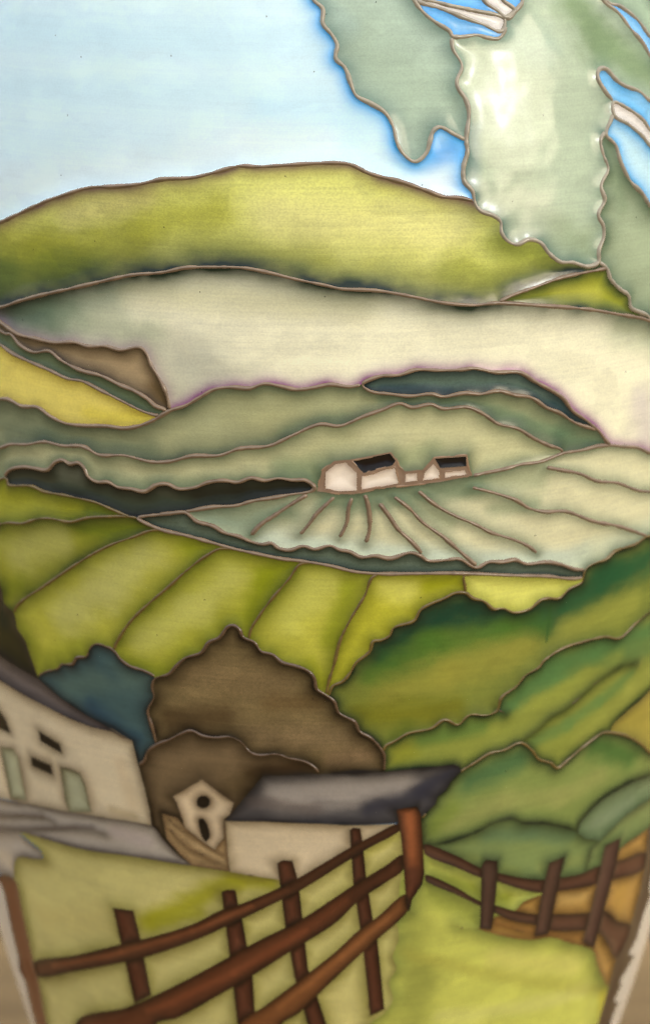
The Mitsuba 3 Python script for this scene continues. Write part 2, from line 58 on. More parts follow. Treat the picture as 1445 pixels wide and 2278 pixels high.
('lawn', 'light green grass beyond the fence', '6.5,108.2 18.5,117.9 84.3,91.6 144.3,80.7 161.5,42.6 101.5,50.7 161.5,50.7 7.9,40.8 7.2,78.8', (195, 198, 94), (88, 101, 49), 0.7, 2.57, {'trunk': 0.4}, (195, 198, 94), 1.09, {}, [('17.1,102.5 19.9,87.9 18.7,77.7', 4.7, (148, 152, 70), 0.75), ('20.4,107.1 30.2,100.5', 2.8, (142, 152, 62), 0.7), ('35.4,90.3 58.6,81.5', 3.1, (206, 200, 110), 0.6), ('24.6,78.8 64.0,74.2', 2.3, (206, 204, 124), 0.5), ('20.2,111.0 35.7,103.4', 1.9, (142, 150, 28), 0.8), ('15.8,94.6 70.1,71.8', 1.9, (164, 160, 70), 0.5), ('75.6,61.0 72.4,70.9', 2.0, (212, 196, 60), 0.7)], 'N', 1, 1.0),
('bush', 'grey-green wedge of foliage at the right edge', '51.1,115.5 53.0,117.8 56.7,119.9 60.8,120.7 65.3,120.9 72.4,120.1 132.4,117.0 144.3,81.8 84.3,91.6 53.5,102.7', (112, 130, 94), (49, 71, 42), 0.8, 1.64, {}, (112, 130, 94), 1.09, {}, [('55.9,114.8 66.6,115.3', 2.0, (123, 138, 106), 0.7)], 'D', 1, 1.0),
('bush', 'low green bush behind the rail fence', '17.2,117.9 21.3,118.1 26.0,119.0 28.9,119.8 31.4,120.9 34.9,121.1 37.8,119.6 42.1,118.6 45.3,117.3 50.1,115.0 53.5,112.4 57.5,110.4 60.6,103.0 48.8,103.5 44.1,104.5 38.6,106.5 33.3,108.9 30.1,110.4 24.5,113.9 18.4,117.3', (118, 135, 79), (46, 64, 39), 0.85, 1.64, {}, (118, 135, 79), 1.09, {}, [('30.4,118.1 40.1,117.1 49.0,113.9', 2.2, (90, 115, 79), 0.8), ('23.4,115.4 37.1,108.5', 1.7, (129, 141, 69), 0.7), ('43.3,108.5 54.9,107.3', 1.7, (137, 149, 85), 0.6)], 'D', 1, 1.0),
('bush', 'small sloping bush beside the fence end', '57.5,110.4 60.9,112.2 64.6,113.8 70.9,114.5 74.1,114.6 134.1,114.9 137.0,104.8 77.0,106.7 68.9,107.2 65.1,106.6 61.3,102.2 56.0,101.9 55.7,109.5', (119, 135, 81), (55, 74, 41), 0.8, 1.64, {}, (119, 135, 81), 1.09, {}, [], 'D', 1, 1.0),
('orange_patch', 'golden ochre bank behind the rail fence', '30.5,98.5 33.2,100.0 38.1,100.7 40.0,102.2 44.2,102.7 60.0,102.2 65.1,106.6 68.9,107.2 76.6,107.6 136.6,108.9 162.9,48.1 102.9,59.3 73.4,71.6 69.9,74.4 65.8,79.1 62.1,84.4 53.9,88.9 48.2,91.9 43.3,92.7 38.6,94.3 33.5,96.6', (180, 142, 74), (89, 62, 27), 0.85, 1.87, {}, (180, 142, 74), 1.09, {}, [('49.1,100.0 56.8,98.7', 1.9, (196, 164, 100), 0.7), ('68.7,97.6 70.2,88.8', 2.7, (184, 146, 70), 0.6), ('34.3,98.7 58.0,88.5', 1.6, (150, 104, 56), 0.7), ('66.0,82.0 72.2,75.3', 1.7, (190, 150, 84), 0.7)], 'D', 1, 1.0),
('trunk', 'dark brown trunk at the right border', '76.5,108.0 74.6,107.5 77.1,97.3 77.5,91.1 76.5,84.2 73.5,78.3 73.4,71.6 73.4,61.9 73.5,23.9 77.6,19.9 83.0,57.9 83.1,58.7 85.0,61.5 85.8,62.0 81.1,64.3 82.4,66.1 83.3,67.8 80.8,69.2 84.9,71.8 87.4,72.7 81.8,75.3 84.7,78.2 84.8,84.0 87.0,87.3 84.7,89.2 83.7,92.5 143.7,106.5 136.5,115.2', (74, 58, 44), (36, 27, 20), 0.8, 1.64, {}, (74, 58, 44), 1.09, {}, [('81.1,82.4 80.4,59.0', 1.2, (84, 72, 52), 0.6)], 'D', 0, 1.0),
('fence_rail', 'upper rail of the right fence', '18.3,118.5 24.4,115.3 29.9,111.6 33.2,110.1 38.4,107.9 43.8,106.1 48.5,105.3 53.6,104.6 58.2,104.8 64.9,103.8 75.6,101.8 76.5,97.7 64.9,99.7 57.6,100.8 49.1,102.2 43.8,103.2 38.7,105.3 33.4,108.1 29.8,109.6 24.6,112.7 18.4,116.3', (92, 60, 44), (46, 28, 22), 0.9, 1.17, {}, (92, 60, 44), 1.09, {}, [], 'D', 1, 1.0),
('fence_rail', 'lower rail of the right fence', '18.8,112.0 24.9,108.4 29.8,104.7 34.0,102.7 38.6,100.4 43.2,98.6 47.2,97.5 57.4,94.6 63.1,93.3 69.4,88.6 77.3,83.7 73.5,78.3 68.0,83.4 63.2,88.1 57.9,90.4 47.9,93.6 43.1,96.3 38.0,98.4 33.8,101.0 30.0,103.5 25.0,106.8 18.9,110.5', (92, 62, 46), (48, 32, 25), 0.9, 1.17, {}, (92, 62, 46), 1.09, {}, [], 'D', 1, 1.0),
('fence_post', 'thick short post of the right fence', '29.7,112.3 30.5,113.4 32.9,112.7 33.3,110.1 33.5,100.7 33.3,97.4 30.7,98.3', (78, 56, 46), (38, 25, 22), 0.9, 1.05, {}, (78, 56, 46), 1.09, {}, [], 'D', 0, 1.0),
('fence_post', 'leaning middle post of the right fence', '44.8,109.5 48.5,109.9 48.2,107.0 47.4,93.0 43.8,93.3 44.0,102.3', (84, 60, 48), (43, 28, 24), 0.9, 1.05, {}, (84, 60, 48), 1.09, {}, [], 'D', 0, 1.0),
('fence_post', 'tall leaning post of the right fence', '59.5,109.0 64.4,109.1 64.5,104.4 63.4,94.3 62.6,84.8 58.1,87.7 58.9,97.9', (84, 60, 50), (43, 28, 25), 0.9, 1.05, {}, (84, 60, 50), 1.09, {}, [], 'D', 0, 1.0),
('tree', 'small teal tree beside the farmhouse', '-55.0,145.7 -52.9,147.3 -49.7,148.7 -48.9,149.7 -46.4,150.3 -45.3,151.8 -43.1,152.5 -42.3,154.2 -40.9,155.4 -38.9,155.3 -37.4,154.8 -36.0,153.2 -34.2,152.2 -31.5,151.7 -29.6,150.6 -29.1,142.3 -29.6,134.1 -35.4,129.9 -37.9,132.6 -56.8,141.5', (62, 92, 94), (17, 36, 43), 1.0, 1.64, {}, (62, 92, 94), 1.09, {}, [('-48.6,144.9 -37.4,149.9 -31.3,149.1', 3.1, (80, 106, 98), 0.8), ('-42.8,141.6 -34.8,136.9', 2.7, (30, 66, 88), 0.85), ('-40.1,151.1 -38.3,149.7', 2.3, (46, 78, 86), 0.6)], 'T', 1, 1.0),
('tree', 'big brown tree with scalloped outline', '10.3,134.0 10.3,137.2 9.4,139.1 7.8,141.0 5.9,142.3 5.1,144.2 3.7,145.1 2.3,146.1 1.6,148.2 0.2,149.5 -1.4,150.7 -1.8,152.8 -2.9,154.2 -5.0,155.1 -7.2,155.7 -8.7,157.1 -10.6,157.6 -11.8,159.3 -13.7,160.2 -14.2,161.5 -15.2,162.3 -16.3,161.9 -17.7,159.8 -19.6,158.7 -21.0,156.6 -23.8,155.3 -25.5,153.6 -27.1,151.7 -29.6,150.6 -30.3,148.6 -30.0,146.9 -31.4,143.8 -30.8,140.9 -30.2,137.2 -30.1,127.6 10.4,129.8', (124, 106, 70), (36, 25, 12), 1.0, 2.34, {'tree': 1}, (124, 106, 70), 1.09, {}, [('-22.7,152.0 -7.8,151.4', 3.9, (122, 102, 70), 0.6), ('-27.3,142.6 -17.4,144.6', 3.1, (72, 52, 30), 0.7), ('-12.7,140.6 6.0,140.9', 3.1, (126, 106, 76), 0.7), ('-9.4,147.8 -1.7,148.1', 2.3, (96, 74, 42), 0.6), ('1.4,136.5 8.4,137.2', 2.3, (128, 104, 78), 0.6)], 'T', 1, 2.4),
('bush', 'low brown bush in front of the brown tree', '-34.0,132.2 -32.8,133.6 -32.0,135.6 -29.7,137.6 -27.8,138.6 -25.7,140.0 -23.4,141.1 -21.4,140.3 -18.9,140.2 -16.4,140.6 -14.5,139.7 -13.1,137.9 -11.5,137.3 -8.4,137.7 -6.3,137.0 -3.6,136.4 -1.9,135.3 -1.1,133.9 -1.4,128.3 -18.9,110.2 -35.8,113.2', (114, 95, 68), (32, 20, 9), 0.95, 2.34, {'shed': 0.8, 'tree': 0.9, 'barn': 0.8}, (114, 95, 68), 1.09, {}, [('-29.6,134.1 -16.0,137.6', 2.7, (122, 102, 74), 0.7), ('-12.9,133.3 -3.3,135.1', 2.7, (56, 38, 20), 0.9), ('-23.1,126.8 -13.0,131.5', 2.7, (92, 76, 48), 0.6)], 'T', 1, 1.5),
('tree', 'dark green tree at the left border', '-63.9,162.2 -62.7,161.2 -62.3,158.6 -59.7,157.1 -59.2,154.4 -57.4,152.4 -56.5,149.8 -55.4,146.9 -55.1,145.4 -68.2,136.8 -128.2,122.8 -123.9,176.2', (40, 40, 10), (8, 17, 8), 1.0, 2.57, {}, (40, 40, 10), 1.09, {}, [('-64.2,159.9 -63.6,154.6', 2.3, (12, 30, 20), 0.9)], 'D', 1, 1.0),
('farmhouse', 'long cream farmhouse wall', '-67.0,142.8 -61.1,141.7 -54.1,140.8 -48.6,139.4 -43.3,138.7 -38.9,139.0 -34.9,137.3 -34.0,132.2 -33.2,128.1 -32.5,123.4 -32.4,120.2 -44.9,119.6 -51.5,118.8 -62.7,117.1 -74.1,114.6 -134.1,108.7 -127.0,147.7', (211, 196, 164), (120, 104, 80), 0.8, 1.52, {'farmhouse_roof': 0.2}, (211, 196, 164), 1.09, {}, [('-38.0,131.7 -35.9,123.7', 2.0, (198, 178, 143), 0.6), ('-41.0,121.6 -36.2,121.3', 1.2, (178, 159, 120), 0.6)], 'D', 0, 1.0),
('farmhouse__roof', 'grey slate roof of the farmhouse', '-66.1,147.5 -59.5,146.2 -55.1,145.5 -50.1,142.9 -44.5,140.7 -39.3,139.0 -34.9,137.2 -39.0,138.4 -43.4,138.4 -48.6,139.1 -54.2,140.2 -61.1,141.2 -67.1,142.1 -127.1,146.0 -126.1,152.8', (94, 86, 84), (43, 41, 49), 0.9, 1.4, {}, (94, 86, 84), 1.09, {}, [('-66.6,144.7 -49.0,141.2', 0.9, (110, 100, 96), 0.6)], 'D', 0, 1.0),
('farmhouse__window', 'small black window of the farmhouse', '-57.0,134.0 -51.9,132.6 -51.4,130.8 -56.8,131.9', (22, 18, 10), (11, 8, 5), 0.8, 0.58, {}, (22, 18, 10), 1.09, {}, [], 'N', 0, 0.3),
('farmhouse__window', 'small black window of the farmhouse', '-60.2,127.8 -55.0,127.3 -54.7,125.4 -60.2,125.8', (22, 18, 10), (11, 8, 5), 0.8, 0.58, {}, (22, 18, 10), 1.09, {}, [], 'N', 0, 0.3),
('farmhouse__window', 'small black window of the farmhouse', '-68.6,134.9 -66.8,133.6 -65.6,130.9 -69.5,130.8 -129.5,130.3 -128.6,148.9', (22, 18, 10), (11, 8, 5), 0.8, 0.58, {}, (22, 18, 10), 1.09, {}, [], 'N', 0, 0.3),
('farmhouse__door', 'pale grey-green door of the farmhouse', '-51.8,128.1 -49.8,128.4 -47.1,128.0 -46.2,126.0 -45.5,120.3 -51.0,118.8 -51.6,120.9', (172, 174, 142), (92, 86, 57), 0.9, 1.05, {}, (172, 174, 142), 1.09, {}, [], 'D', 0, 1.0),
('farmhouse__door', 'pale grey-green door of the farmhouse', '-69.3,127.2 -65.0,128.2 -63.5,126.8 -63.0,117.7 -68.5,116.3 -68.8,121.4', (172, 174, 142), (92, 86, 57), 0.9, 1.05, {}, (172, 174, 142), 1.09, {}, [], 'D', 0, 1.0),
('yard', 'grey farmyard with wavy brush lines', '-74.1,114.6 -62.7,117.1 -51.5,118.8 -44.9,119.6 -32.4,120.2 -30.2,117.7 -27.5,115.0 -25.0,113.1 -37.7,112.5 -48.4,111.2 -59.5,110.3 -67.3,108.9 -61.2,107.1 -61.2,105.5 -70.5,102.2 -73.8,96.5 -77.4,95.8 -82.5,94.6 -142.5,88.8 -134.1,108.7', (174, 165, 152), (80, 73, 68), 0.85, 1.29, {}, (174, 165, 152), 1.09, {}, [('-75.7,110.2 -58.9,115.4', 1.1, (130, 120, 110), 0.7), ('-77.0,106.7 -45.8,116.9', 0.8, (116, 106, 100), 0.7), ('-80.2,99.4 -74.0,99.7', 2.3, (204, 190, 166), 0.8), ('-40.6,117.0 -33.8,116.5', 1.9, (176, 162, 156), 0.6), ('-60.0,110.4 -27.6,113.3', 0.8, (96, 90, 90), 0.8)], 'D', 1, 1.0),
('ramp_wall', 'brown rubble wall beside the shed', '-30.1,123.3 -27.2,122.9 -24.4,120.0 -20.2,117.3 -18.4,119.8 -18.1,123.8 -17.5,123.5 -17.6,112.7 -19.6,112.6 -25.0,113.1 -27.4,115.3 -29.6,118.0', (156, 130, 92), (88, 67, 43), 0.85, 1.05, {}, (156, 130, 92), 1.09, {}, [('-23.7,117.3 -18.7,114.1', 0.9, (186, 160, 118), 0.7), ('-28.8,121.2 -23.7,117.3', 0.7, (176, 150, 110), 0.6)], 'D', 0, 3),
('shed', 'small cream gabled shed', '-27.7,127.2 -21.9,131.5 -16.2,127.3 -17.1,124.8 -18.2,123.8 -18.4,119.8 -20.3,117.1 -22.8,118.7 -25.7,121.0 -26.2,123.0 -27.0,126.1', (215, 194, 160), (112, 92, 68), 0.85, 1.17, {}, (215, 194, 160), 1.09, {}, [], 'D', 0, 1.0),
('shed__window', 'round dark window of the shed', '-20.8,126.8 -21.0,126.1 -21.5,125.6 -22.1,125.3 -22.7,125.4 -23.2,125.8 -23.3,126.4 -23.1,127.1 -22.6,127.7 -22.0,127.9 -21.3,127.8 -20.9,127.4', (20, 14, 8), (12, 8, 5), 0.8, 0.47, {}, (20, 14, 8), 1.09, {}, [], 'N', 1, 0.3),
('shed__door', 'dark slot opening of the shed', '-23.1,122.8 -22.3,123.1 -21.5,121.8 -21.2,119.5 -22.0,118.6 -22.8,120.2', (22, 16, 9), (12, 8, 5), 0.8, 0.47, {}, (22, 16, 9), 1.09, {}, [], 'N', 1, 0.3),
('lawn', 'olive lawn behind the front fence', '-67.2,109.2 -59.5,110.5 -48.4,111.4 -37.7,112.7 -25.0,113.0 -17.6,112.7 -8.8,111.8 -6.9,111.0 13.6,123.1 13.8,107.8 13.6,103.0 14.2,98.3 13.2,94.5 14.1,91.7 12.8,88.7 13.7,84.7 12.5,81.9 9.0,78.7 -5.0,40.7 -84.1,21.0 -80.4,59.0 -78.8,70.3 -72.9,95.7 -73.7,96.6 -70.4,102.4 -61.0,105.6 -61.2,107.3', (203, 195, 125), (115, 110, 44), 0.75, 2.11, {}, (203, 195, 125), 1.09, {}, [('-36.9,98.1 -17.2,110.4 -10.3,111.0', 2.7, (161, 160, 24), 0.9), ('-34.9,97.6 -24.8,102.5', 2.0, (156, 156, 15), 0.8), ('-65.5,90.6 -46.9,96.6', 3.9, (197, 184, 114), 0.5), ('8.0,117.8 12.1,120.4', 1.6, (207, 204, 103), 0.6), ('10.2,101.1 11.7,83.6', 2.3, (216, 211, 138), 0.6), ('-1.9,102.5 -7.5,87.0', 3.1, (212, 206, 134), 0.6)], 'D', 1, 1.0),
('barn', 'cream barn wall', '-18.0,123.4 -10.7,123.9 -1.5,123.8 4.7,123.4 13.2,123.3 13.7,122.9 -6.9,110.8 -8.8,111.8 -17.6,112.7 -17.8,116.1', (207, 190, 158), (120, 104, 76), 0.8, 1.4, {}, (207, 190, 158), 1.09, {}, [], 'D', 0, 1.0),
('barn__roof', 'dark slate barn roof with pale worn middle', '-18.0,123.4 -14.3,128.5 -10.8,133.3 -1.8,133.9 10.3,134.1 16.5,134.4 22.7,134.4 23.9,133.8 24.2,132.9 22.4,130.9 21.7,129.5 20.1,128.1 19.8,126.7 18.5,125.4 17.4,124.4 13.1,123.4 4.7,123.4 -1.5,123.8 -10.7,123.9', (76, 74, 76), (24, 25, 32), 0.9, 1.87, {}, (76, 74, 76), 1.09, {}, [('-6.6,129.1 3.0,131.0 12.6,132.0', 4.7, (158, 150, 142), 0.9), ('-13.1,127.8 -1.8,126.4', 1.7, (98, 88, 84), 0.6), ('7.8,126.3 17.6,129.3 22.4,133.3', 1.9, (44, 46, 60), 0.85)], 'D', 0, 1.0),  # the wide pale stroke is a sheen painted into the glaze colour
('corner_post', 'rust brown post at the left border', '-83.5,92.9 -82.9,88.8 -84.3,77.2 -85.4,67.4 -89.3,55.1 -97.6,17.1 -82.9,22.5 -76.8,60.5 -74.1,72.2 -73.8,79.7 -73.4,87.9 -72.9,95.7 -73.8,96.4 -77.3,96.0', (104, 52, 26), (52, 25, 14), 0.8, 1.17, {}, (104, 52, 26), 1.09, {}, [], 'D', 1, 1.0),
('fence_post', 'dark red-brown first fence post from the left', '-43.4,100.0 -38.5,100.6 -37.7,93.9 -37.1,81.5 -41.8,78.3 -42.4,87.4', (90, 50, 34), (28, 14, 9), 0.9, 1.17, {}, (90, 50, 34), 1.09, {}, [('-40.0,93.3 -40.4,87.0', 0.6, (120, 72, 50), 0.5)], 'D', 0, 1.0),
('fence_post', 'dark red-brown second fence post from the left', '-19.5,108.2 -18.3,108.8 -16.7,108.8 -16.4,106.0 -15.7,102.4 -14.3,89.4 -14.3,81.0 -18.2,77.8 -18.8,94.6', (90, 50, 34), (28, 14, 9), 0.9, 1.17, {}, (90, 50, 34), 1.09, {}, [('-17.2,97.5 -17.0,91.4', 0.6, (120, 72, 50), 0.5)], 'D', 0, 1.0),
('fence_post', 'dark red-brown third fence post from the left', '-8.7,115.3 -7.6,116.0 -5.9,115.9 -5.1,112.4 -4.6,108.3 -3.3,92.3 0.4,79.0 7.9,41.0 2.4,40.9 -3.5,78.9 -6.0,90.3 -7.6,102.2', (90, 50, 34), (28, 14, 9), 0.9, 1.17, {}, (90, 50, 34), 1.09, {}, [('-5.6,98.4 -5.2,92.3', 0.6, (120, 72, 50), 0.5)], 'D', 0, 1.0),
('fence_post', 'dark red-brown fourth fence post from the left', '4.4,122.4 5.1,122.9 6.3,122.7 6.7,120.3 7.6,112.3 8.9,104.0 10.1,98.2 12.1,82.4 9.2,81.0 7.4,95.8 5.2,111.2', (90, 50, 34), (28, 14, 9), 0.9, 1.17, {}, (90, 50, 34), 1.09, {}, [('7.4,98.3 8.0,92.2', 0.6, (120, 72, 50), 0.5)], 'D', 0, 1.0),
('fence_rail', 'top rail of the front fence', '-74.1,77.0 -56.5,85.2 -44.1,91.3 -34.6,95.7 -25.7,100.2 -19.7,104.2 -16.3,105.7 -8.5,110.0 -5.3,112.0 3.2,117.9 7.2,120.3 13.4,123.5 13.6,121.9 7.9,118.5 4.2,116.0 -4.7,109.5 -8.0,107.5 -14.7,103.3 -20.0,100.0 -24.3,97.3 -35.1,91.4 -43.1,87.6 -57.6,81.0 -74.0,73.5', (98, 57, 35), (32, 16, 9), 0.9, 1.29, {}, (98, 57, 35), 1.09, {}, [('-66.3,79.0 -43.6,89.6 -26.1,98.5 -13.9,105.4', 0.8, (148, 88, 54), 0.6), ('-6.1,110.2 13.4,122.7', 1.1, (66, 40, 26), 0.7)], 'D', 1, 1.0),
('fence_rail', 'broad middle rail of the front fence', '-62.5,66.2 -43.1,77.4 -30.6,85.5 -19.3,93.5 -12.2,98.5 -4.8,103.1 1.7,108.0 4.9,110.5 11.2,114.7 14.1,116.7 14.5,113.6 11.3,111.0 6.6,107.6 1.8,102.4 -6.6,96.1 -13.6,90.6 -21.1,85.0 -31.4,77.5 -37.3,74.2 -51.3,36.2 -76.5,28.2', (100, 55, 33), (30, 16, 9), 0.9, 1.4, {}, (100, 55, 33), 1.09, {}, [('-39.1,76.7 -18.4,89.7 -3.7,100.4', 1.0, (136, 74, 44), 0.5), ('4.8,108.3 14.2,115.3', 1.2, (64, 34, 22), 0.7)], 'D', 1, 1.0),
('fence_rail', 'lowest rail of the front fence, orange brown', '-18.3,77.8 -12.2,83.2 -5.1,89.6 1.8,95.9 6.3,100.7 9.9,103.6 15.0,108.2 15.9,104.8 10.1,98.6 6.5,95.0 0.1,88.0 -5.2,82.0 -9.1,78.7 -23.1,40.7 -32.3,39.8', (122, 76, 42), (36, 19, 11), 0.9, 1.17, {}, (122, 76, 42), 1.09, {}, [('-9.4,82.7 3.3,94.9 11.8,103.0', 0.9, (152, 98, 56), 0.6)], 'D', 1, 1.0),
('fence_post', 'big orange-brown end post of the front fence', '12.7,126.2 14.4,126.5 16.4,126.6 17.2,124.9 17.8,118.9 18.5,112.2 18.2,110.0 16.4,106.8 16.0,104.0 15.5,105.7 15.0,108.8 13.8,119.9 13.2,123.5', (128, 72, 42), (36, 17, 11), 0.95, 1.17, {}, (128, 72, 42), 1.09, {}, [('15.1,124.8 15.9,116.3', 1.1, (158, 92, 54), 0.7), ('16.6,112.4 17.3,108.4', 1.9, (76, 40, 30), 0.8)], 'D', 0, 1.0),
('cottage', 'clay-lined walls of the white farm cottages', '-1.3,187.4 -0.5,191.1 1.5,192.8 4.0,193.0 10.6,194.2 11.6,192.6 11.9,191.5 13.0,190.6 15.1,190.8 15.7,190.7 17.5,192.8 23.1,192.9 23.4,190.7 24.1,189.1 18.7,188.4 12.4,188.0 8.5,187.7 4.6,186.8 2.3,186.9', (150, 124, 102), (105, 84, 68), 0.5, 0.94, {}, (150, 124, 102), 1.09, {}, [], 'C', 0, 0.6),
('cottage__wall', 'small white cottage wall panel', '-0.0,187.8 0.1,190.8 1.7,192.2 3.3,192.5 5.1,190.6 5.1,187.5 2.3,187.4', (238, 224, 206), (164, 144, 126), 0.7, 0.7, {}, (238, 224, 206), 1.09, {}, [], 'C', 0, 0.4),
('cottage__wall', 'small white cottage wall panel', '5.8,187.5 5.9,190.0 11.3,191.5 12.0,188.6', (238, 224, 206), (164, 144, 126), 0.7, 0.7, {}, (238, 224, 206), 1.09, {}, [], 'C', 0, 0.4),
('cottage__wall', 'small white cottage wall panel', '12.9,188.7 13.0,190.2 14.8,190.2 14.9,188.9', (238, 224, 206), (164, 144, 126), 0.7, 0.7, {}, (238, 224, 206), 1.09, {}, [], 'C', 0, 0.4),
('cottage__wall', 'small white cottage wall panel', '15.8,188.9 16.1,190.2 17.5,191.7 18.5,190.3 18.7,189.0', (238, 224, 206), (164, 144, 126), 0.7, 0.7, {}, (238, 224, 206), 1.09, {}, [], 'C', 0, 0.4),
('cottage__wall', 'small white cottage wall panel', '19.5,189.1 19.5,190.2 22.8,190.2 23.2,189.4', (238, 224, 206), (164, 144, 126), 0.7, 0.7, {}, (238, 224, 206), 1.09, {}, [], 'C', 0, 0.4),
('cottage__roof', 'glossy black cottage roof', '4.2,192.8 10.4,193.9 11.3,192.6 10.8,191.8 6.2,190.6', (22, 14, 14), (8, 5, 6), 0.8, 0.94, {}, (22, 14, 14), 1.09, {}, [], 'C', 0, 0.3),
('cottage__roof', 'glossy black cottage roof', '17.8,192.6 23.0,192.6 23.1,190.9 18.7,190.9', (22, 14, 14), (8, 5, 6), 0.8, 0.94, {}, (22, 14, 14), 1.09, {}, [], 'C', 0, 0.3),
('canopy', 'sage green canopy at the right edge', '47.8,224.2 49.6,222.7 50.3,220.9 52.5,218.8 54.4,217.5 54.9,215.3 56.5,214.4 59.1,213.2 60.4,211.9 120.4,197.9 121.2,218.0 61.2,232.0 58.6,234.8 55.9,237.2 54.0,240.6 53.2,243.5 51.3,245.2 47.0,245.5 45.4,226.0', (163, 176, 142), (62, 83, 59), 0.8, 2.81, {}, (163, 176, 142), 1.09, {}, [('51.7,242.3 53.8,232.9', 2.0, (135, 153, 115), 0.6)], 'L', 1, 1.0),
('canopy', 'sage canopy with a hanging lobe, left', '-2.1,268.9 -0.4,267.4 -0.4,265.1 1.2,263.3 2.1,261.7 1.8,259.6 3.4,258.1 4.3,255.7 5.2,253.7 7.6,252.4 10.0,250.9 11.3,248.7 11.9,246.0 13.0,244.1 14.8,242.9 16.7,244.2 17.5,246.3 18.1,247.8 19.3,248.4 21.4,247.3 23.6,246.1 25.7,244.7 28.2,268.5 29.9,293.5 -16.1,293.9', (169, 188, 167), (81, 108, 97), 0.75, 2.34, {}, (169, 188, 167), 1.09, {}, [('6.0,260.3 21.4,251.4', 7.0, (159, 178, 151), 0.6), ('-0.2,267.5 4.6,264.6', 2.3, (163, 186, 174), 0.5)], 'L', 1, 1.0),
('canopy', 'broad pale sage canopy in the middle', '23.2,268.7 22.5,262.8 22.4,260.9 23.7,258.7 23.8,257.6 22.7,255.7 22.9,254.4 24.0,252.8 24.5,250.7 23.9,247.3 23.7,246.1 23.8,244.1 23.0,241.8 23.0,239.5 24.4,237.7 24.7,235.9 25.6,234.5 27.8,233.6 29.1,232.5 29.2,230.7 30.3,229.2 32.0,228.5 34.1,229.2 36.4,228.4 37.7,226.7 40.0,224.9 42.4,224.6 45.2,223.6 47.0,223.7 47.8,224.2 47.9,226.1 49.0,228.1 49.1,230.1 48.1,232.2 49.7,234.5 49.1,237.0 51.0,239.6 50.2,242.1 49.9,244.6 51.4,246.0 53.5,248.7 53.9,250.6 52.5,252.3 51.0,254.8 51.6,256.2 53.3,256.2 55.3,254.3 57.4,253.1 61.0,251.9 64.2,249.8 124.2,235.8 126.2,242.5 66.2,256.5 65.5,257.8 64.1,260.0 61.5,262.5 59.0,265.3 55.7,267.6 41.7,292.6 25.1,293.7', (176, 190, 161), (54, 89, 79), 0.85, 1.99, {'sky': 1, 'hill': 1, 'canopy': 0.6, 'sky_gap': 0.5}, (176, 190, 161), 1.09, {}, [('48.4,267.9 53.2,261.0 63.7,255.0', 5.1, (119, 142, 97), 0.9), ('40.0,229.6 45.4,226.8', 3.9, (145, 161, 124), 0.7), ('31.8,236.2 36.7,233.7', 5.5, (176, 182, 153), 0.5), ('25.1,247.6 23.8,237.4', 1.9, (111, 142, 144), 0.6), ('31.1,264.1 39.6,260.2', 4.7, (163, 184, 165), 0.6)], 'L', 1, 1.0),  # darker strokes at upper right and foot paint where the sky reflection ends
('canopy', 'sage canopy in the top right corner', '56.2,267.6 60.1,266.2 64.1,263.8 67.6,260.4 127.6,246.4 130.6,265.5 70.6,266.8 130.6,266.8 42.2,292.6', (163, 184, 153), (81, 101, 76), 0.7, 2.34, {}, (163, 184, 153), 1.09, {}, [], 'L', 1, 1.0),
('sky_gap', 'blue sky gap at the top between branches', '16.0,268.8 17.6,266.7 19.7,265.1 22.2,263.6 22.5,262.8 24.7,262.7 27.1,262.9 29.2,262.4 31.2,262.2 32.4,263.1 32.8,264.2 32.8,265.2 34.0,265.5 35.7,266.8 36.9,267.7 37.0,268.3 40.5,293.3 2.8,293.8', (120, 186, 232), (66, 150, 220), 0.9, 1.17, {}, (120, 186, 232), 1.09, {}, [('22.4,264.4 29.2,263.1', 1.4, (150, 200, 236), 0.7)], 'L', 1, 1.0),
('sky_gap', 'narrow blue sky strip in the canopy', '55.7,267.6 59.0,265.3 61.5,262.5 64.1,260.0 65.5,257.8 66.2,256.5 126.2,242.5 127.6,246.4 67.6,260.4 64.1,263.8 60.1,266.2 56.2,267.6 42.2,292.6 41.7,292.6', (136, 192, 232), (70, 150, 215), 0.8, 0.94, {}, (136, 192, 232), 1.09, {}, [], 'L', 1, 1.0),
('sky_gap', 'blue sky gap at the right edge', '51.6,256.2 53.3,256.2 55.3,254.3 57.4,253.1 61.0,251.9 64.2,249.8 124.2,235.8 121.2,218.0 61.2,232.0 58.6,234.8 55.9,237.2 54.0,240.6 53.2,243.5 51.3,245.2 51.4,246.0 53.5,248.7 53.9,250.6 52.5,252.3 51.0,254.8', (196, 229, 238), (70, 160, 218), 0.95, 1.87, {}, (196, 229, 238), 1.09, {}, [('52.7,254.3 61.9,248.3', 2.0, (100, 178, 228), 0.7)], 'L', 1, 1.0),
('branch', 'white branch crossing the top gap', '16.6,268.5 18.2,268.7 22.6,267.7 27.1,266.8 32.8,265.4 31.9,263.3 28.7,264.5 25.1,265.7 20.7,267.3', (234, 228, 220), (152, 144, 136), 0.7, 0.94, {}, (234, 228, 220), 1.09, {}, [], 'L', 1, 1.0),
('branch', 'short white branch at the top', '29.2,268.5 31.8,266.6 33.0,265.5 35.2,266.6 34.4,267.4 33.0,268.4 19.0,293.4 15.2,293.5', (234, 228, 220), (152, 144, 136), 0.7, 0.94, {}, (234, 228, 220), 1.09, {}, [], 'L', 1, 1.0),
('branch', 'white branch crossing the right gap', '53.9,250.6 56.7,249.6 60.6,247.3 63.1,244.8 123.1,230.8 122.6,228.2 62.6,242.2 60.0,244.5 56.7,246.8 53.7,248.4', (236, 230, 222), (152, 144, 136), 0.7, 0.94, {}, (236, 230, 222), 1.09, {}, [], 'L', 1, 1.0),
]
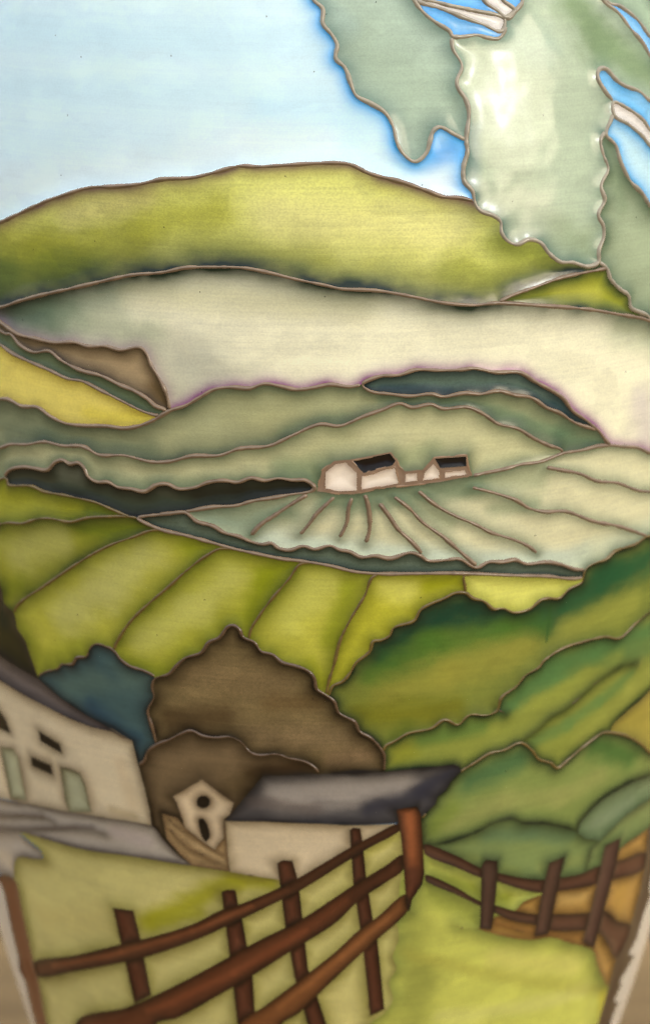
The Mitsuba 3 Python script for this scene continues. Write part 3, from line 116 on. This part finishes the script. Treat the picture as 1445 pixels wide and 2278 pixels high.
LINES = [
('furrow_line', '-2.7,186.9 -5.3,185.1 -8.2,182.9 -10.5,181.1 -12.1,179.1', 'M'),
('furrow_line', '1.6,186.5 0.4,185.2 -1.3,183.4 -2.7,181.3 -4.1,179.5', 'M'),
('furrow_line', '4.4,186.4 3.8,184.3 3.5,181.7 2.3,178.9', 'M'),
('furrow_line', '6.4,186.9 7.1,183.8 7.2,180.4 6.6,177.9', 'M'),
('furrow_line', '8.7,185.2 10.3,182.8 11.9,180.2 14.1,177.9 16.0,175.5', 'M'),
('furrow_line', '11.0,186.3 13.7,183.9 16.0,181.2 19.4,178.4 22.3,175.5 25.4,172.5', 'M'),
('furrow_line', '15.0,187.1 18.0,184.3 21.3,182.1 24.7,180.3 27.7,178.4 31.2,176.9 34.4,175.2 36.5,173.4', 'M'),
('furrow_line', '24.1,187.0 28.0,185.6 31.9,183.9 34.6,182.0 37.8,180.9 41.7,180.4 47.8,177.5 53.5,175.5 61.1,172.0', 'M'),
('furrow_line', '37.5,189.1 40.4,188.2 44.4,186.9 48.0,185.0 52.9,183.7 57.8,181.4 62.0,180.2', 'M'),
('raised_line', '36.1,137.2 39.1,138.9 41.4,140.7 44.9,141.8 48.1,143.7 51.4,145.6 54.5,146.6 57.7,147.3 61.6,146.7', 'D'),
('raised_line', '30.4,144.1 31.3,143.8 32.2,143.0', 'D'),
('raised_line', '25.6,100.1 26.7,99.1 28.4,98.6 30.5,98.1', 'D'),
('raised_line', '-75.8,109.9 -64.8,113.8 -57.6,115.5 -55.2,114.8 -60.9,112.3 -76.9,106.9', 'D'),
('raised_line', '-77.3,106.0 -62.5,111.6 -52.8,115.0 -45.9,116.4 -43.1,116.3', 'D'),
('raised_line', '-30.1,123.3 -27.0,120.9 -23.6,119.0 -18.6,116.2', 'D'),
('raised_line', '-29.4,120.7 -25.5,117.0 -21.2,115.2 -17.8,113.7', 'D'),
('raised_line', '34.3,98.5 37.5,97.2 39.9,95.6 43.3,94.3', 'D'),
]
PANEL = '-83.5,292.0 -83.5,92.9 -82.9,88.8 -84.3,77.2 -85.4,67.4 -89.3,55.1 -92.3,40.0 84.0,40.0 83.0,57.9 83.1,58.7 85.0,61.5 85.8,62.0 81.1,64.3 82.4,66.1 83.3,67.8 80.8,69.2 84.9,71.8 87.4,72.7 81.8,75.3 84.7,78.2 84.8,84.0 87.0,87.3 84.7,89.2 83.7,92.5 83.7,292.0'
PROFILE = [(0.0, 0.052), (0.012, 0.055), (0.05, 0.066), (0.09, 0.0752), (0.13, 0.0812), (0.165, 0.084), (0.2, 0.0846), (0.235, 0.0822), (0.262, 0.076), (0.285, 0.0668), (0.305, 0.056), (0.322, 0.049), (0.34, 0.0465), (0.36, 0.05)]
K = 80.0 * math.pi / 180
RAD = CubicSpline([q[0] for q in PROFILE], [q[1] for q in PROFILE])

def surf(U, V, h):
    """The point h metres proud of the wall, at U mm round it and V mm up."""
    th, z = np.radians(np.asarray(U) / K), np.asarray(V) / 1000
    r, s = RAD(z), RAD(z, 1)
    n = np.stack([np.sin(th), -np.cos(th), -s], -1) / np.sqrt(1 + s * s)[..., None]
    return np.stack([r * np.sin(th), -r * np.cos(th), z], -1) + n * np.asarray(h)[..., None]

def parse(s):
    return np.array([[float(a) for a in q.split(',')] for q in s.split()])

def spline(pts, closed, step=.5):
    """Centripetal Catmull-Rom through the points, evenly resampled."""
    keep = [0] + [i for i in range(1, len(pts)) if np.hypot(*(pts[i] - pts[i - 1])) > .05]
    pts = pts[keep]
    if closed and np.hypot(*(pts[0] - pts[-1])) < .05: pts = pts[:-1]
    n = len(pts); out = []
    for i in range(n if closed else n - 1):
        if closed: p0, p1, p2, p3 = (pts[(i + k) % n] for k in (-1, 0, 1, 2))
        else: p0, p1, p2, p3 = pts[max(i - 1, 0)], pts[i], pts[i + 1], pts[min(i + 2, n - 1)]
        l = np.hypot(*(p2 - p1)); a, b = max(np.hypot(*(p1 - p0)), 1e-6), max(np.hypot(*(p3 - p2)), 1e-6)
        m1 = ((p2 - p0) / (l + a) if a > 1e-5 else (p2 - p1) / l) * l
        m2 = ((p3 - p1) / (l + b) if b > 1e-5 else (p2 - p1) / l) * l
        t = np.linspace(0, 1, max(2, int(l / step) + 1), endpoint=False)[:, None]
        out.append((2 * t**3 - 3 * t**2 + 1) * p1 + (t**3 - 2 * t**2 + t) * m1 + (-2 * t**3 + 3 * t**2) * p2 + (t**3 - t**2) * m2)
    if not closed: out.append(pts[-1:])
    return np.concatenate(out)

def lin(c):
    c = np.asarray(c, float) / 255
    return np.where(c <= .04045, c / 12.92, ((c + .055) / 1.055) ** 2.4)

# ---------------------------------------------------------------- materials
NS = max(len(r[11]) and sum(max(1, len(parse(s[0])) - 1) for s in r[11]) for r in REGIONS)
tab = {k: np.zeros((len(REGIONS), m)) for k, m in (('base', 3), ('A', 3), ('B', 3), ('grain', 1))}
seg = np.zeros((len(REGIONS), NS, 9)); seg[:, :, 4] = 1
for i, r in enumerate(REGIONS):
    tab['base'][i], tab['A'][i], tab['B'][i], tab['grain'][i] = lin(r[3]), lin(r[4]), lin(r[8]), r[14]
    k = 0
    for pts, rad, col, s in r[11]:
        q = parse(pts)
        for a, b in zip(q, q[1:] if len(q) > 1 else q):
            seg[i, k] = [*a, *b, rad, *lin(col), s]; k += 1
TAB = {k: mi.Float(np.ascontiguousarray(v.ravel().astype(np.float32))) for k, v in tab.items()}
SEG = mi.Float(np.ascontiguousarray(seg.ravel().astype(np.float32)))

def glaze(p, n, uv):
    """Brushed glaze: ground colour, soft brush strokes, pigment pooled and shadow painted along the raised lines (uv.x and the fraction of uv.y), brush grain."""
    idf = dr.floor(uv.y); i = dr.clip(mi.Int32(idf), 0, len(REGIONS) - 1)
    pool_b = dr.clip((uv.y - idf - .2) / .5, 0, 1)
    U, V = dr.atan2(p.x, -p.y) * 80, p.z * 1000
    def col(name): return mi.Color3f(*[dr.gather(mi.Float, TAB[name], i * 3 + c) for c in range(3)])
    grain = dr.gather(mi.Float, TAB['grain'], i)
    w = fbm(U * .22, V * .5, 0, 3) - .5; w2 = fbm(U * .3 + 40, V * .3, 0, 2) - .5
    c = col('base')
    for k in range(NS):
        o = (i * NS + k) * 9
        ax, ay, bx, by, r, cr, cg, cb, s = [dr.gather(mi.Float, SEG, o + j) for j in range(9)]
        k_ = dr.minimum(3.5, r * .7); x, y = U + k_ * w2, V + k_ * .8 * w
        dx, dy = bx - ax, by - ay
        t = dr.clip(((x - ax) * dx + (y - ay) * dy) / dr.maximum(dx * dx + dy * dy, 1e-6), 0, 1)
        d = dr.sqrt(dr.square(x - ax - t * dx) + dr.square(y - ay - t * dy))
        c = mix(c, mi.Color3f(cr, cg, cb), s * (1 - smoothstep(.05 * r, 1.4 * r, d)))
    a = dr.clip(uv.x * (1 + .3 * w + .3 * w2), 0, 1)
    c = mix(c, col('A') * (1 - .6 * smoothstep(.62, 1.0, uv.x)), a)  # darkest rim beside each line paints its shadow into the pooled pigment
    c = mix(c, col('B'), dr.clip(pool_b * (.95 + .6 * w2), 0, 1))
    streak = noise(U * .07, V * 2.6) * .6 + noise(U * .16, V * 6.5, 3) * .4 - .5
    fine = noise(U * 4, V * 5, 8) - .5
    c = c * (1 + grain * (.11 * streak + .12 * fine + .14 * w))
    blot = smoothstep(.47, .55, fbm(U * .10 + 7, V * .16, 2, 4))
    c = c * (1 + grain * .07 * (blot - .5))
    d1, d2, rnd = voronoi(U * .11, V * .11)
    c = c * (1 - .55 * (1 - smoothstep(.008, .022 , d1)) * dr.select(rnd > .85, 1.0, 0.0))
    return dr.clip(c, .003, .9)

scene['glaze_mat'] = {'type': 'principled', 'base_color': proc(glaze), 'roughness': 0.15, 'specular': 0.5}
scene['white_glaze_mat'] = {'type': 'principled', 'base_color': proc(lambda p, n, uv: mix((.56, .51, .43), (.63, .58, .50), fbm(p.x * 60, p.y * 60, p.z * 60))), 'roughness': 0.12, 'specular': 0.5}
for key, c in (('L', (150, 140, 122)), ('M', (122, 102, 82)), ('D', (74, 58, 38)), ('C', (140, 112, 88)), ('O', (100, 82, 40)), ('T', (86, 66, 48))):
    def slip(p, n, uv, c=tuple(map(float, lin(c)))):
        m = fbm(p.x * 900, p.y * 900, p.z * 900, 2)
        return mi.Color3f(c) * (.7 + .6 * m)
    scene['slip_mat_' + key] = {'type': 'principled', 'base_color': proc(slip), 'roughness': 0.2, 'specular': 0.6}

def wood(p, n, uv):
    plank = dr.floor((p.y + .8) / .092)
    x = p.x + 3.7 * plank
    g = fbm(x * 5, p.y * 90, plank, 4)
    ring = .5 + .5 * dr.sin(40 * (p.y * 3 + .5 * fbm(x * 2.2, p.y * 12, plank, 3)) + plank * 2)
    fine = noise(x * 60, p.y * 900)
    c = mix((.125, .078, .030), (.27, .178, .078), .6 * g + .4 * ring)
    return c * (.82 + .3 * mikit.cell_rand(plank, 5)) * (.9 + .2 * fine)
scene['wood_mat'] = {'type': 'principled', 'base_color': proc(wood), 'roughness': 0.6, 'specular': 0.2}

# ---------------------------------------------------------------- helpers
def numbered(key):
    if key not in scene: return key
    n = 1
    while f'{key}_{n:03d}' in scene: n += 1
    return f'{key}_{n:03d}'

# ---------------------------------------------------------------- the table
labels['wooden_table'] = {'label': 'warm brown wooden table of broad planks under the vase', 'category': 'table'}
for k in range(19):
    y0 = -.8 + k * .092
    b = trimesh.creation.box([2.4, .0905, .028]); b.apply_translation([0, y0 + .046, -.014])
    v = b.vertices; v[:, 1] = np.where(v[:, 2] > -.001, y0 + .046 + (v[:, 1] - y0 - .046) * .985, v[:, 1])
    scene[numbered('wooden_table__plank')] = mikit.ply(b, 'wood_mat')
for x in (-1.1, 1.1):
    for y in (-.72, .86):
        b = trimesh.creation.box([.07, .07, .70]); b.apply_translation([x, y, -.379])
        scene[numbered('wooden_table__leg')] = mikit.ply(b, 'wood_mat')
g = trimesh.creation.box([160, 160, .02]); g.apply_translation([0, 0, -.74])
scene['ground'] = mikit.ply(g, {'type': 'diffuse', 'reflectance': proc(lambda p, n, uv: mix((.16, .15, .13), (.24, .22, .19), fbm(p.x * 4, p.y * 4)))})
labels['ground'] = {'label': 'plain paved ground beneath the wooden table', 'kind': 'structure'}

# ---------------------------------------------------------------- the vase
labels['vase'] = {'label': 'large round glazed vase with a raised-line farm landscape, standing on the wooden table', 'category': 'vase'}
zz = np.linspace(.003, .357, 160)
prof = [(0.0001, .004), (.045, .004), (.0475, 0), (RAD(.003) - .002, 0)] + [(float(RAD(z)), z) for z in zz] + [(float(RAD(.357)) - .0012, .3595), (float(RAD(.357)) - .003, .3598)] + [(float(RAD(z)) - .0045, z) for z in zz[::-4] if z > .012] + [(0.0001, .011)]
scene['vase__body'] = mikit.ply(trimesh.creation.revolve(np.array(prof), sections=360), 'white_glaze_mat', smooth=40)
labels['vase__body'] = {'label': 'plain cream-white glazed wall beside the painted landscape'}

panel = Polygon(parse(PANEL)).buffer(0)
polys = []
for r in REGIONS:
    if r[2] is None: polys.append(panel); continue
    q = parse(r[2]); q = spline(q, True) if r[13] else q
    polys.append(Polygon(q).buffer(0).intersection(panel))
above, vis, lines = Polygon(), [None] * len(polys), []
for i in range(len(polys) - 1, -1, -1):
    vis[i] = polys[i].difference(above)
    if REGIONS[i][12] != 'N':
        edge = polys[i].boundary.difference(above.buffer(.06)).difference(panel.boundary.buffer(.15))
        edge = edge if edge.geom_type == 'LineString' else linemerge(edge) if edge.geom_type == 'MultiLineString' else None
        for e in getattr(edge, 'geoms', [edge] if edge is not None and not edge.is_empty else []):
            if e.length > 1.5: lines.append(('raised_line', np.array(e.coords), REGIONS[i][12], e.is_ring))
    above = above.union(polys[i])
free = [LineString(spline(parse(s), False)) for n, s, t in LINES]
for (n, s, t), e in zip(LINES, free): lines.append((n, np.array(e.coords), t, False))
all_lines = unary_union([LineString(q) for n, q, t, c in lines]); shapely.prepare(all_lines)
names = [r[0] for r in REGIONS]

def glaze_patch(i, parts):
    r = REGIONS[i]
    verts, faces, count = [], [], 0
    near = [(j, vis[j]) for j in range(len(vis)) if j != i and not vis[j].is_empty and vis[j].distance(vis[i]) < .1]
    for g in parts:
        x0, y0, x1, y1 = g.bounds
        h = .55 if g.area > 40 else .3
        ys = np.arange(y0, y1, h * .87)
        grid = np.concatenate([np.stack([np.arange(x0 + (k % 2) * h / 2, x1, h), np.full(len(np.arange(x0 + (k % 2) * h / 2, x1, h)), y)], 1) for k, y in enumerate(ys)])
        b = g.boundary.segmentize(h * .8)
        edge = np.concatenate([np.array(q.coords)[:-1] for q in getattr(b, 'geoms', [b])])
        inner = g.buffer(-h * .4); shapely.prepare(inner); shapely.prepare(g)
        pts = np.unique(np.round(np.concatenate([edge, grid[shapely.contains_xy(inner, grid[:, 0], grid[:, 1])]]), 4), axis=0)
        if len(pts) < 4: continue
        tri = Delaunay(pts).simplices
        c = pts[tri].mean(1); tri = tri[shapely.contains_xy(g, c[:, 0], c[:, 1])]
        p = pts[tri]; e1, e2 = p[:, 1] - p[:, 0], p[:, 2] - p[:, 0]; area = e1[:, 0] * e2[:, 1] - e1[:, 1] * e2[:, 0]
        tri = tri[np.abs(area) > 1e-5]; flip = area[np.abs(area) > 1e-5] < 0
        tri[flip] = tri[flip][:, ::-1]
        verts.append(pts); faces.append(tri + count); count += len(pts)
    if not verts: return None
    q, f = np.concatenate(verts), np.concatenate(faces)
    sp = shapely.points(q)
    d = shapely.distance(sp, all_lines)
    wav = meshkit.fbm(np.stack([q[:, 0] * .11, q[:, 1] * .08, np.zeros(len(q))], 1), 3, 5) - .5
    rip = meshkit.fbm(np.stack([q[:, 0] * .26 + 3, q[:, 1] * .22, np.full(len(q), 4.)], 1), 2, 9) - .5
    h = .25 + .22 * np.exp(-(d / .7)) + .24 * np.exp(-(d / 1.8) ** 2) + (.36 * wav + .10 * rip) * np.minimum(d / 3, 1)
    A, B = np.zeros(len(q)), np.zeros(len(q))
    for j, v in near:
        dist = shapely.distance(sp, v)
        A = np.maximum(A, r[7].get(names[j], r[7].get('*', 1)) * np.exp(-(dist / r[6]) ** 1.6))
        B = np.maximum(B, r[10].get(names[j], 0) * np.exp(-(dist / r[9]) ** 1.6))
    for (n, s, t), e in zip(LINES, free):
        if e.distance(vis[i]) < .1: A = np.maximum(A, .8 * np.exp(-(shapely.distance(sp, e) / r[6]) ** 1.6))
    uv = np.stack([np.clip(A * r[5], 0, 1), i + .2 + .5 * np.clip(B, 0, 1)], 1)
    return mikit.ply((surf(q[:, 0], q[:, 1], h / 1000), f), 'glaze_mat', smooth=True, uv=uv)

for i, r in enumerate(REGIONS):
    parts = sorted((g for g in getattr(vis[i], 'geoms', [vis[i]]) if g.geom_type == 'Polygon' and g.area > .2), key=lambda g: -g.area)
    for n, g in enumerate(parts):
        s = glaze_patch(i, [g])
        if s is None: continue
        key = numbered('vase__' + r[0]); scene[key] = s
        if n == 0: labels[key] = {'label': r[1]}

# ---------------------------------------------------------------- raised slip lines: a trailed bead, half sunk in the glaze
WIDTH = {'L': (.42, .60), 'M': (.37, .62), 'D': (.27, .32), 'C': (.27, .36), 'O': (.33, .52), 'T': (.33, .50)}
rng = np.random.default_rng(3)
def bead(q, t, ring):
    L = np.concatenate([[0], np.cumsum(np.hypot(*np.diff(q, axis=0).T))])
    n = max(4, int(L[-1] / .42))
    s = np.linspace(0, L[-1], n + 1)
    if ring: s = s[:-1]
    c = np.stack([np.interp(s, L, q[:, k]) for k in (0, 1)], 1)
    tan = np.roll(c, -1, 0) - np.roll(c, 1, 0)
    if not ring: tan[0], tan[-1] = c[1] - c[0], c[-1] - c[-2]
    tan /= np.maximum(np.hypot(*tan.T), 1e-9)[:, None]; nor = np.stack([-tan[:, 1], tan[:, 0]], 1)
    o = rng.uniform(0, 500)
    k1 = meshkit.noise(np.stack([s * .45 + o, s * 0, s * 0], 1)); k2 = meshkit.noise(np.stack([s * 1.4 + o, s * 0 + 9, s * 0], 1))
    w = WIDTH[t][0] * (.72 + .38 * k1 + .22 * k2); hh = WIDTH[t][1] * (.75 + .4 * k1 + .2 * k2)
    if not ring:
        e = np.minimum(s, L[-1] - s); f = np.sqrt(np.clip(e / .45, 0, 1) * (2 - np.clip(e / .45, 0, 1))); w = w * (.05 + .95 * f); hh = hh * (.2 + .8 * f)
    a = np.radians(np.linspace(0, 180, 9)); rows = []
    for ang in a:
        pos = c + nor * (w * math.cos(ang))[:, None]
        rows.append(surf(pos[:, 0], pos[:, 1], (.28 + hh * math.sin(ang) * 1.05) / 1000))
    v = np.stack(rows, 1); m, k = v.shape[:2]; idx = np.arange(m * k).reshape(m, k)
    nxt = np.roll(idx, -1, 0) if ring else idx[1:]; cur = idx if ring else idx[:-1]
    f = np.stack([cur[:, :-1], nxt[:, :-1], nxt[:, 1:], cur[:, 1:]], -1).reshape(-1, 4)
    return mikit.ply((v.reshape(-1, 3), f[:, ::-1]), 'slip_mat_' + t, smooth=True)
for n, q, t, ring in lines:
    scene[numbered('vase__' + n)] = bead(q, t, ring)
